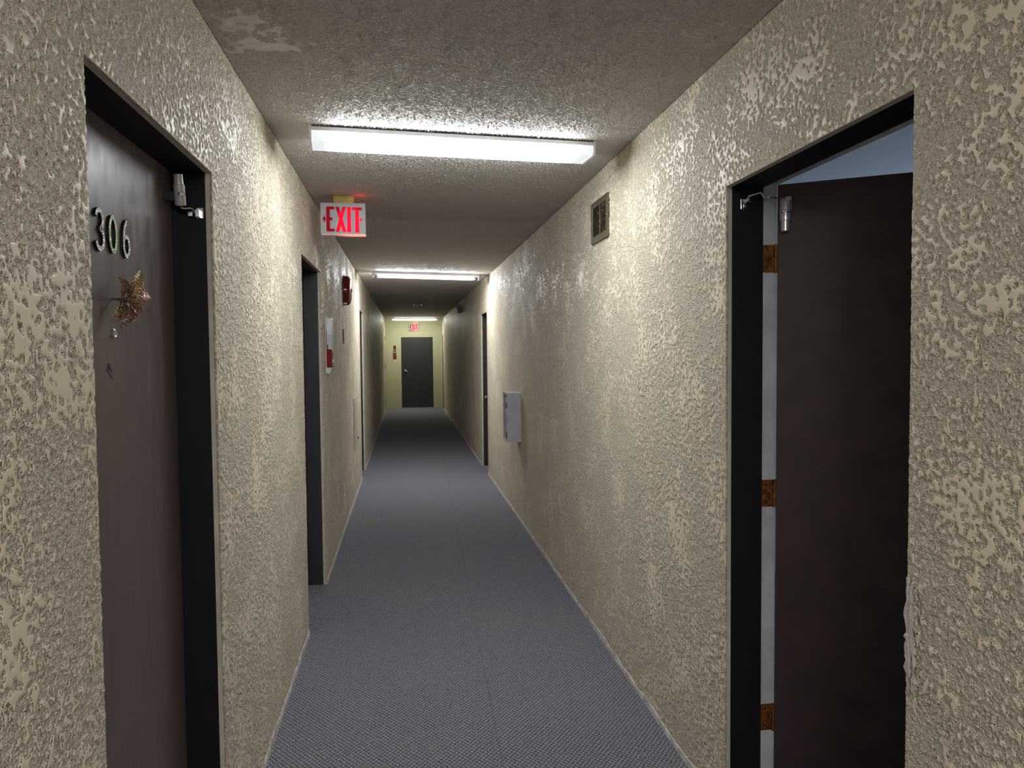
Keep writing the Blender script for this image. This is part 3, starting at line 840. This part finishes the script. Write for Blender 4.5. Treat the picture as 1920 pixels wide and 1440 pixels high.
# ------------------------------------------------------------------ exit signs
def exit_sign(label, cx, yface, zc, wd, ht, dep, bright, canopy):
    root = thing('exit_sign', label, 'exit sign', (cx, yface, zc), 0, 'lit exit signs')
    hw, hz = wd/2, ht/2
    bm = bmesh.new()
    add_box(bm, -hw, hw, 0.004, dep-0.004, -hz+0.006, hz, 0.002)
    obj('housing', bm, 'sign_white', root)
    def lit(name, base, hot):
        # the lamps sit low in the right half of the box: letters over them are brightest
        t = NT(name).set(0.6, 0, 0.15)
        x, y, z = t.sep()
        dx = t.math('DIVIDE', t.math('SUBTRACT', x, 0.045*wd/0.268), 0.105*wd/0.268)
        dz = t.math('DIVIDE', t.math('ADD', z, 0.030), 0.115)
        d = t.math('SQRT', t.math('ADD', t.math('MULTIPLY', dx, dx), t.math('MULTIPLY', dz, dz)))
        k = t.ramp(d, 0.15, 1.15, 1.0, 0.0)
        t.color((0.22, 0.002, 0.010))
        t.b.inputs['Emission Color'].default_value = (1.0, 0.002, 0.022, 1)
        t.link(t.math('MULTIPLY', t.math('ADD', base, t.math('MULTIPLY', k, hot)), bright), t.b.inputs['Emission Strength'])
        t.m.cycles.emission_sampling = 'NONE'
        return t.m
    lm = lit('exit_letters', 0.07, 1.25)
    W, K = wd/760.0, ht/550.0
    def P(pts): return [((px-365)*W-hw, (450-py)*K) for px, py in pts]
    shapes = [('letter', [[(462, 240), (600, 240), (600, 292), (524, 292), (524, 430), (566, 430), (566, 484), (524, 484), (524, 628), (602, 628), (602, 680), (462, 680)]]),
              ('letter', [[(620, 242), (676, 242), (709, 350), (738, 242), (796, 242), (742, 455), (800, 685), (738, 685), (708, 575), (680, 685), (622, 685), (676, 455)]]),
              ('letter', [[(818, 246), (880, 246), (882, 690), (812, 690)]]),
              ('letter', [[(900, 248), (1066, 248), (1066, 300), (1014, 300), (1022, 695), (948, 695), (955, 300), (900, 300)]]),
              ('arrow', [[(400, 456), (436, 378), (436, 430), (456, 430), (456, 482), (436, 482), (436, 536)]])]
    for face, n, yy in ((0, (0, 1, 0), 0.0), (1, (0, -1, 0), dep)):
        ux = 1 if face == 0 else -1
        bm = box(-hw, hw, min(yy, yy+0.004*n[1]), max(yy, yy+0.004*n[1]), -hz, hz)
        face_o = obj('face_panel', bm, 'sign_panel', root)
        for nm, polys in shapes:
            bm = bmesh.new()
            for p in polys: add_prism(bm, P(p), (0, yy-0.0012*n[1], 0), (ux, 0, 0), (0, 0, 1), n, 0.003)
            obj(nm, bm, lm, face_o)
        bm = add_lathe(bmesh.new(), [(0.0085*wd/0.268, 0), (0.0085*wd/0.268, 0.003), (0, 0.003)], (ux*((1055-365)*W-hw), yy+0.002*n[1], (450-466)*K), (0, -n[1], 0), 16)
        obj('lit_dot', bm, lm, face_o)
    bm = box(-hw+0.004, hw, -0.0015, 0.003, hz-0.0165, hz-0.015)
    obj('seam', bm, 'grey_box', root)
    t = NT('sign_downlight').set(0.3); t.color((0.8, 0.6, 0.55)); x, y, z = t.sep()
    t.b.inputs['Emission Color'].default_value = (1.0, 0.16, 0.10, 1)
    t.link(t.math('MULTIPLY', t.ramp(x, -hw*0.4, hw*0.5, 0.05, 1.0), 0.9*bright), t.b.inputs['Emission Strength'])
    t.m.cycles.emission_sampling = 'NONE'
    tl = emit('sign_top_leak', (1.0, 0.02, 0.03), 2.2*bright)
    obj('top_slit', box(hw*0.05, hw-0.006, 0.012, dep-0.012, hz-0.0005, hz+0.0015), tl, root)
    obj('bottom_strip', box(-hw+0.003, hw-0.001, 0.002, dep-0.002, -hz-0.006, -hz+0.0055, 0.002), t.m, root)
    if canopy:
        z1 = H - zc
        bm = bmesh.new(); add_box(bm, -0.068, 0.066, 0.004, dep+0.04, z1-0.008, z1, 0.002)
        add_box(bm, -0.058, 0.066, 0.010, dep+0.03, hz-0.001, z1-0.008, 0.002)
        obj('canopy', bm, 'brass', root)
    else:
        obj('back_plate', box(-hw*0.6, hw*0.6, dep-0.003, dep+0.006, -hz*0.7, hz*0.7), 'sign_white', root)
    return root
exit_sign('red and white EXIT sign with left arrow hanging from the ceiling by a brass canopy', -0.366, 4.72, 2.4285, 0.269, 0.190, 0.055, 0.5, True)
exit_sign('small lit EXIT sign mounted on the far end wall above the charcoal door', 0.248, YE-0.062, 2.363, 0.270, 0.200, 0.056, 0.8, False)

# ------------------------------------------------------------------ things on the right wall
def vent():
    y0, y1, z0, z1 = 3.79, 4.135, 2.199, 2.424
    root = thing('wall_vent', 'bronze louvred air vent high on the right wall', 'vent', (XR, (y0+y1)/2, (z0+z1)/2))
    X = XR
    bm = bmesh.new()
    add_box(bm, X-0.012, X-0.001, y0, y0+0.035, z0, z1, 0.002); add_box(bm, X-0.012, X-0.001, y1-0.030, y1, z0, z1, 0.002)
    add_box(bm, X-0.012, X-0.001, y0+0.030, y1-0.028, z0, z0+0.036, 0.002); add_box(bm, X-0.012, X-0.001, y0+0.030, y1-0.028, z1-0.030, z1, 0.002)
    obj('frame', local(bm, root), 'vent', root)
    ym = 3.955
    obj('mullion', local(box(X-0.010, X-0.001, ym-0.007, ym+0.007, z0+0.03, z1-0.028, 0.001), root), 'vent', root)
    obj('backing', local(box(X-0.002, X-0.0003, y0+0.02, y1-0.02, z0+0.02, z1-0.02), root), 'vent_dark', root)
    for a, b in ((y0+0.034, ym-0.006), (ym+0.006, y1-0.029)):
        bm = bmesh.new(); n = 19
        for k in range(n):
            z = z0+0.040 + (z1-z0-0.076)*k/(n-1)
            add_prism(bm, [(-0.0015, z+0.0035), (-0.009, z-0.0030), (-0.009, z-0.0020), (-0.0015, z+0.0045)], (X, a, 0), (1, 0, 0), (0, 0, 1), (0, 1, 0), b-a)
        o = obj('louvres', local(bm, root), 'vent', root); o['kind'] = 'stuff'
    for y in (y0+0.016, y1-0.015):
        bm = add_lathe(bmesh.new(), [(0.005, 0), (0.004, 0.002), (0, 0.0025)], (X-0.012, y, (z0+z1)/2), (-1, 0, 0), 12)
        obj('screw', local(bm, root), 'chrome', root)
vent()

def grey_box():
    x0, x1, y0, y1, z0, z1 = 0.926, XR-0.0005, 6.84, 7.13, 0.764, 1.222
    root = thing('wall_cabinet', 'open-fronted grey metal box mounted low on the right wall', 'cabinet', (XR, (y0+y1)/2, z0))
    t = 0.006
    bm = bmesh.new()
    add_box(bm, x0, x1, y0, y0+t, z0, z1, 0.002); add_box(bm, x0, x1, y1-t, y1, z0, z1, 0.002)
    add_box(bm, x0, x1, y0+t, y1-t, z0, z0+t); add_box(bm, x0, x1, y0+t, y1-t, z1-t, z1); add_box(bm, x1-t, x1, y0+t, y1-t, z0+t, z1-t)
    obj('body', local(bm, root), 'grey_box', root)
    bm = bmesh.new(); f = 0.018
    for a, b, c, d in ((y0+t, y0+t+f, z0+t, z1-t), (y1-t-f, y1-t, z0+t, z1-t), (y0+t, y1-t, z0+t, z0+t+f), (y0+t, y1-t, z1-t-f, z1-t)): add_box(bm, x0+0.002, x0+0.006, a, b, c, d)
    obj('face_rim', local(bm, root), 'grey_box', root)
    obj('inner_panel', local(box(x0+0.030, x0+0.034, y0+t, y1-t, z0+t, z1-t), root), 'grey_dark', root)
    for a, b, c, d in ((6.90, 7.05, 1.12, 1.18), (6.95, 7.08, 0.98, 1.06), (6.92, 7.06, 0.84, 0.90)):
        obj('fitting', local(box(x0+0.012, x0+0.031, a, b, c, d, 0.004), root), 'grey_box', root)
    bm = add_tube(bmesh.new(), [(x0+0.016, 6.99, 1.05), (x0+0.010, 7.0, 1.0), (x0+0.012, 6.98, 0.93), (x0+0.016, 6.97, 0.87)], 0.006, 8)
    obj('cable', local(bm, root), 'grey_box', root, smooth=50)
grey_box()

def emergency():
    x, y, z = XR, 14.1, 2.40
    root = thing('emergency_light', 'small twin-head emergency light high on the right wall in the dark stretch', 'light', (x, y, z))
    obj('case', local(box(x-0.075, x-0.0005, y-0.11, y+0.11, z-0.05, z+0.06, 0.008), root), 'grey_dark', root)
    for dy in (-0.07, 0.07):
        bm = add_lathe(bmesh.new(), [(0.018, 0), (0.036, 0.02), (0.044, 0.05), (0.042, 0.054), (0, 0.050)], (x-0.055, y+dy, z+0.085), (-0.6, -0.75, -0.25), 18)
        o = obj('lamp_head', local(bm, root), 'chrome', root, smooth=40)
        bm = add_tube(bmesh.new(), [(x-0.045, y+dy, z+0.055), (x-0.055, y+dy, z+0.085)], 0.008, 8)
        obj('swivel', local(bm, root), 'black', o)
emergency()

# ------------------------------------------------------------------ things on the left wall
def bell():
    X, Y, Z = XL, 7.20, 2.192
    root = thing('alarm_bell', 'round red fire alarm bell on the left wall above the small plate', 'alarm bell', (X, Y, Z))
    obj('back_box', local(box(X+0.0005, X+0.026, Y-0.055, Y+0.055, Z-0.055, Z+0.055, 0.004), root), 'black', root)
    bm = add_lathe(bmesh.new(), [(0.045, 0.020), (0.130, 0.014), (0.138, 0.016), (0.138, 0.034), (0.134, 0.048), (0.118, 0.062), (0.085, 0.070), (0.03, 0.073), (0, 0.073)], (X, Y, Z), (1, 0, 0), 40)
    obj('gong', local(bm, root), 'red_gloss', root, smooth=35)
    bm = add_lathe(bmesh.new(), [(0.137, 0.004), (0.139, 0.006), (0.139, 0.015), (0.137, 0.016)], (X, Y, Z), (1, 0, 0), 40)
    obj('rim', local(bm, root), 'grey_dark', root, smooth=35)
    bm = add_lathe(bmesh.new(), [(0.012, 0.072), (0.012, 0.078), (0.007, 0.081), (0, 0.081)], (X, Y, Z), (1, 0, 0), 14)
    obj('centre_nut', local(bm, root), 'black', root)
    for dz in (0.0, -0.128):
        obj('clip', local(box(X+0.012, X+0.040, Y-0.143, Y-0.135, Z+dz-0.006, Z+dz+0.006, 0.001), root), 'chrome', root)
bell()

def pull_station():
    X = XL; y0, y1 = 5.525, 5.665
    root = thing('fire_alarm_station', 'white and red fire alarm pull station on the left wall below the bell', 'fire alarm', (X, (y0+y1)/2, 1.455))
    obj('back_plate', local(box(X+0.0005, X+0.004, y0-0.02, y1, 1.46, 1.862, 0.001), root), 'white_metal', root)
    obj('red_label', local(box(X+0.0035, X+0.0056, y0-0.016, y0+0.024, 1.655, 1.765), root), 'red_plate', root)
    bm = bmesh.new()
    add_box(bm, X+0.004, X+0.038, y0+0.03, y1, 1.665, 1.835, 0.003)
    obj('cover', local(bm, root), 'white_metal', root)
    obj('cover_top', local(box(X+0.004, X+0.041, y0+0.028, y1+0.002, 1.833, 1.860, 0.006), root), 'white_metal', root)
    obj('window', local(box(X+0.014, X+0.0385, y0+0.026, y1-0.01, 1.632, 1.742, 0.002), root), 'grey_box', root)
    red = obj('red_body', local(box(X+0.004, X+0.042, y0, y1-0.006, 1.502, 1.634, 0.005), root), 'red_gloss', root)
    obj('pull_handle', local(box(X+0.040, X+0.047, y0+0.035, y1-0.035, 1.535, 1.560, 0.003), root), 'white_metal', red)
    for z in (1.515, 1.58, 1.615):
        obj('lettering_bar', local(box(X+0.0415, X+0.0428, y0+0.03, y1-0.03, z-0.003, z+0.003), root), 'sign_white', red)
    bm = bmesh.new()
    add_prism(bm, [(0.004, 1.502), (0.040, 1.502), (0.034, 1.470), (0.020, 1.456), (0.004, 1.462)], (X, y0+0.010, 0), (1, 0, 0), (0, 0, 1), (0, 1, 0), y1-y0-0.02)
    obj('base', local(bm, root), 'steel', root)
pull_station()
def flat_plate(name, label, cat, x0, x1, y0, y1, z0, z1, mat, border=None):
    root = thing(name, label, cat, ((x0+x1)/2, (y0+y1)/2, z0))
    obj('plate', local(box(x0, x1, y0, y1, z0, z1, 0.0008), root), mat, root)
    return root
sp = flat_plate('sign_plate', 'small dark red plate on the left wall below the alarm bell', 'sign', XL+0.0005, XL+0.006, 7.03, 7.13, 1.700, 1.820, 'red_plate')
obj('border', local(box(XL+0.0004, XL+0.004, 7.022, 7.138, 1.692, 1.828), sp), 'red_dark', sp)

def access_panel():
    X = XL; y0, y1, z0, z1 = 8.18, 8.74, 0.555, 1.115
    root = thing('access_panel', 'cream metal access panel low on the left wall before the far doorway', 'panel', (X, (y0+y1)/2, z0))
    bm = bmesh.new(); f = 0.045
    for a, b, c, d in ((y0, y0+f, z0, z1), (y1-f, y1, z0, z1), (y0+f, y1-f, z0, z0+f), (y0+f, y1-f, z1-f, z1)): add_box(bm, X+0.0005, X+0.010, a, b, c, d, 0.001)
    obj('frame', local(bm, root), M['access'], root)
    dr = obj('door', local(box(X+0.0005, X+0.014, y0+f+0.006, y1-f-0.004, z0+f+0.004, z1-f-0.004, 0.001), root), M['access'], root)
    obj('gap', local(box(X+0.0004, X+0.002, y0+f-0.002, y1-f+0.002, z0+f-0.002, z1-f+0.002), root), 'recess_dark', root)
    bm = add_lathe(bmesh.new(), [(0.014, 0), (0.014, 0.008), (0.009, 0.012), (0, 0.012)], (X+0.014, y1-f-0.04, z0+0.085), (1, 0, 0), 14)
    obj('latch', local(bm, root), 'grey_dark', dr)
M['access'] = paint('cream_enamel', (0.60, 0.55, 0.46), 0.4)
access_panel()

# ------------------------------------------------------------------ end wall
flat_plate('sign_plate', 'dark red plate topmost of the red column on the end wall', 'sign', -0.342, -0.266, YE-0.006, YE-0.0005, 1.705, 1.824, 'red_dark')
ps = flat_plate('pull_station', 'dark red call point with pale round button between two red plates on the end wall', 'fire alarm', -0.340, -0.264, YE-0.030, YE-0.0005, 1.576, 1.688, 'red_dark')
bm = add_lathe(bmesh.new(), [(0.018, 0), (0.018, 0.004), (0, 0.005)], (-0.302, YE-0.030, 1.633), (0, -1, 0), 18)
obj('button', local(bm, ps), 'sign_white', ps)
pl = flat_plate('sign_plate', 'wider dark red plate at the bottom of the red column on the end wall', 'sign', -0.354, -0.254, YE-0.010, YE-0.0005, 1.432, 1.560, 'red_plate')
flat_plate('paper_label', 'small white label under the red plates on the end wall', 'label', -0.344, -0.258, YE-0.003, YE-0.0005, 1.362, 1.400, 'caulk')

# ------------------------------------------------------------------ ceiling detector
def detector():
    root = thing('smoke_detector', 'round detector on the ceiling in the dark stretch before the end', 'detector', (0.262, 15.2, H))
    bm = add_lathe(bmesh.new(), [(0.062, 0), (0.062, 0.012), (0.055, 0.016), (0.050, 0.030), (0.036, 0.036), (0.030, 0.036)], (0, 0, 0), (0, 0, -1), 28)
    obj('base', bm, 'grey_box', root, smooth=35)
    bm = add_lathe(bmesh.new(), [(0.030, 0.034), (0.030, 0.048), (0.022, 0.054), (0, 0.055)], (0, 0, 0), (0, 0, -1), 20)
    obj('chamber', bm, 'steel', root, smooth=35)
    for sx in (-0.074, 0.074):
        obj('clip', box(sx-0.012, sx+0.012, -0.01, 0.01, -0.018, 0, 0.004), 'chrome', root)
detector()

# ------------------------------------------------------------------ flower on door 306
def flower():
    c = Vector((D1X+0.034, 1.885, 1.732))
    root = thing('flower_ornament', 'glittery bronze artificial flower stuck to the brown door below its number', 'ornament', (D1X, c.y, c.z))
    def petal(base, tip, wid, mat, cup=0.25, face=(1, -0.7, 0.25), lab=None):
        base, tip = Vector(base), Vector(tip)
        d = tip-base; L = d.length; dn = d.normalized()
        fn = Vector(face); fn = (fn - dn*fn.dot(dn)).normalized(); sd = dn.cross(fn)
        bm = bmesh.new(); n = 8; rows = []
        for i in range(n+1):
            f = i/n
            wv = wid*math.sin(math.pi*min(1, (f*0.93+0.05)))**0.8*(1-0.30*f) if i < n else 0.0006
            arch = 0.10*L*math.sin(math.pi*f) - 0.18*L*max(0, f-0.75)
            ctr = base + dn*L*f + fn*arch
            row = []
            for k in (-1, -0.5, 0, 0.5, 1):
                row.append(bm.verts.new(ctr + sd*wv*k + fn*(cup*wv*(k*k) - 0.12*wv*(1-abs(k)))))
            rows.append(row)
        for a, b in zip(rows, rows[1:]):
            for k in range(4): bm.faces.new((a[k], a[k+1], b[k+1], b[k]))
        bmesh.ops.solidify(bm, geom=bm.faces[:], thickness=0.0012)
        obj('petal', local(bm, root), mat, root, smooth=60)
    Dx = D1X
    petal((Dx+.030, 1.900, 1.735), (Dx+.050, 1.938, 1.808), 0.0196, 'petal_gold', 0.3)
    petal((Dx+.036, 1.905, 1.737), (Dx+.046, 1.925, 1.785), 0.0174, 'petal_bronze', 0.3)
    petal((Dx+.025, 1.876, 1.738), (Dx+.030, 1.846, 1.781), 0.0239, 'petal_bronze', 0.35, (1, -0.4, 0.3))
    petal((Dx+.035, 1.900, 1.735), (Dx+.064, 1.957, 1.748), 0.0239, 'petal_rose', 0.35, (0.8, -1, 0.5))
    petal((Dx+.026, 1.893, 1.728), (Dx+.022, 1.822, 1.688), 0.0167, 'petal_gold', 0.3)
    petal((Dx+.028, 1.892, 1.726), (Dx+.030, 1.838, 1.680), 0.0174, 'petal_rose', 0.3)
    petal((Dx+.032, 1.894, 1.722), (Dx+.036, 1.836, 1.664), 0.0181, 'petal_bronze', 0.3)
    petal((Dx+.036, 1.894, 1.722), (Dx+.048, 1.868, 1.678), 0.0196, 'petal_gold', 0.3)
    petal((Dx+.040, 1.893, 1.722), (Dx+.062, 1.874, 1.694), 0.0174, 'petal_rose', 0.3)
    petal((Dx+.040, 1.895, 1.726), (Dx+.060, 1.905, 1.708), 0.0174, 'petal_bronze', 0.3)
    petal((Dx+.030, 1.880, 1.735), (Dx+.044, 1.868, 1.742), 0.0159, 'petal_bronze', 0.3)
    petal((Dx+.034, 1.890, 1.730), (Dx+.056, 1.900, 1.728), 0.0138, 'petal_bronze', 0.3)
    for k in range(6):
        a = 1.05*k
        p = c + Vector((0.004, 0.007*math.cos(a), 0.007*math.sin(a)))
        q = p + Vector((0.020, 0.006*math.cos(a)-0.004, 0.008*math.sin(a)-0.004))
        bm = add_tube(bmesh.new(), [p, (p+q)/2, q], [0.0012, 0.0012, 0.0024], 6)
        obj('stamen', local(bm, root), 'petal_gold', root, smooth=60)
    bm = add_tube(bmesh.new(), [(D1X, 1.884, 1.734), (D1X+0.02, 1.885, 1.733), c], [0.0025, 0.0035, 0.009], 10)
    obj('calyx', local(bm, root), 'petal_bronze', root, smooth=60)
flower()
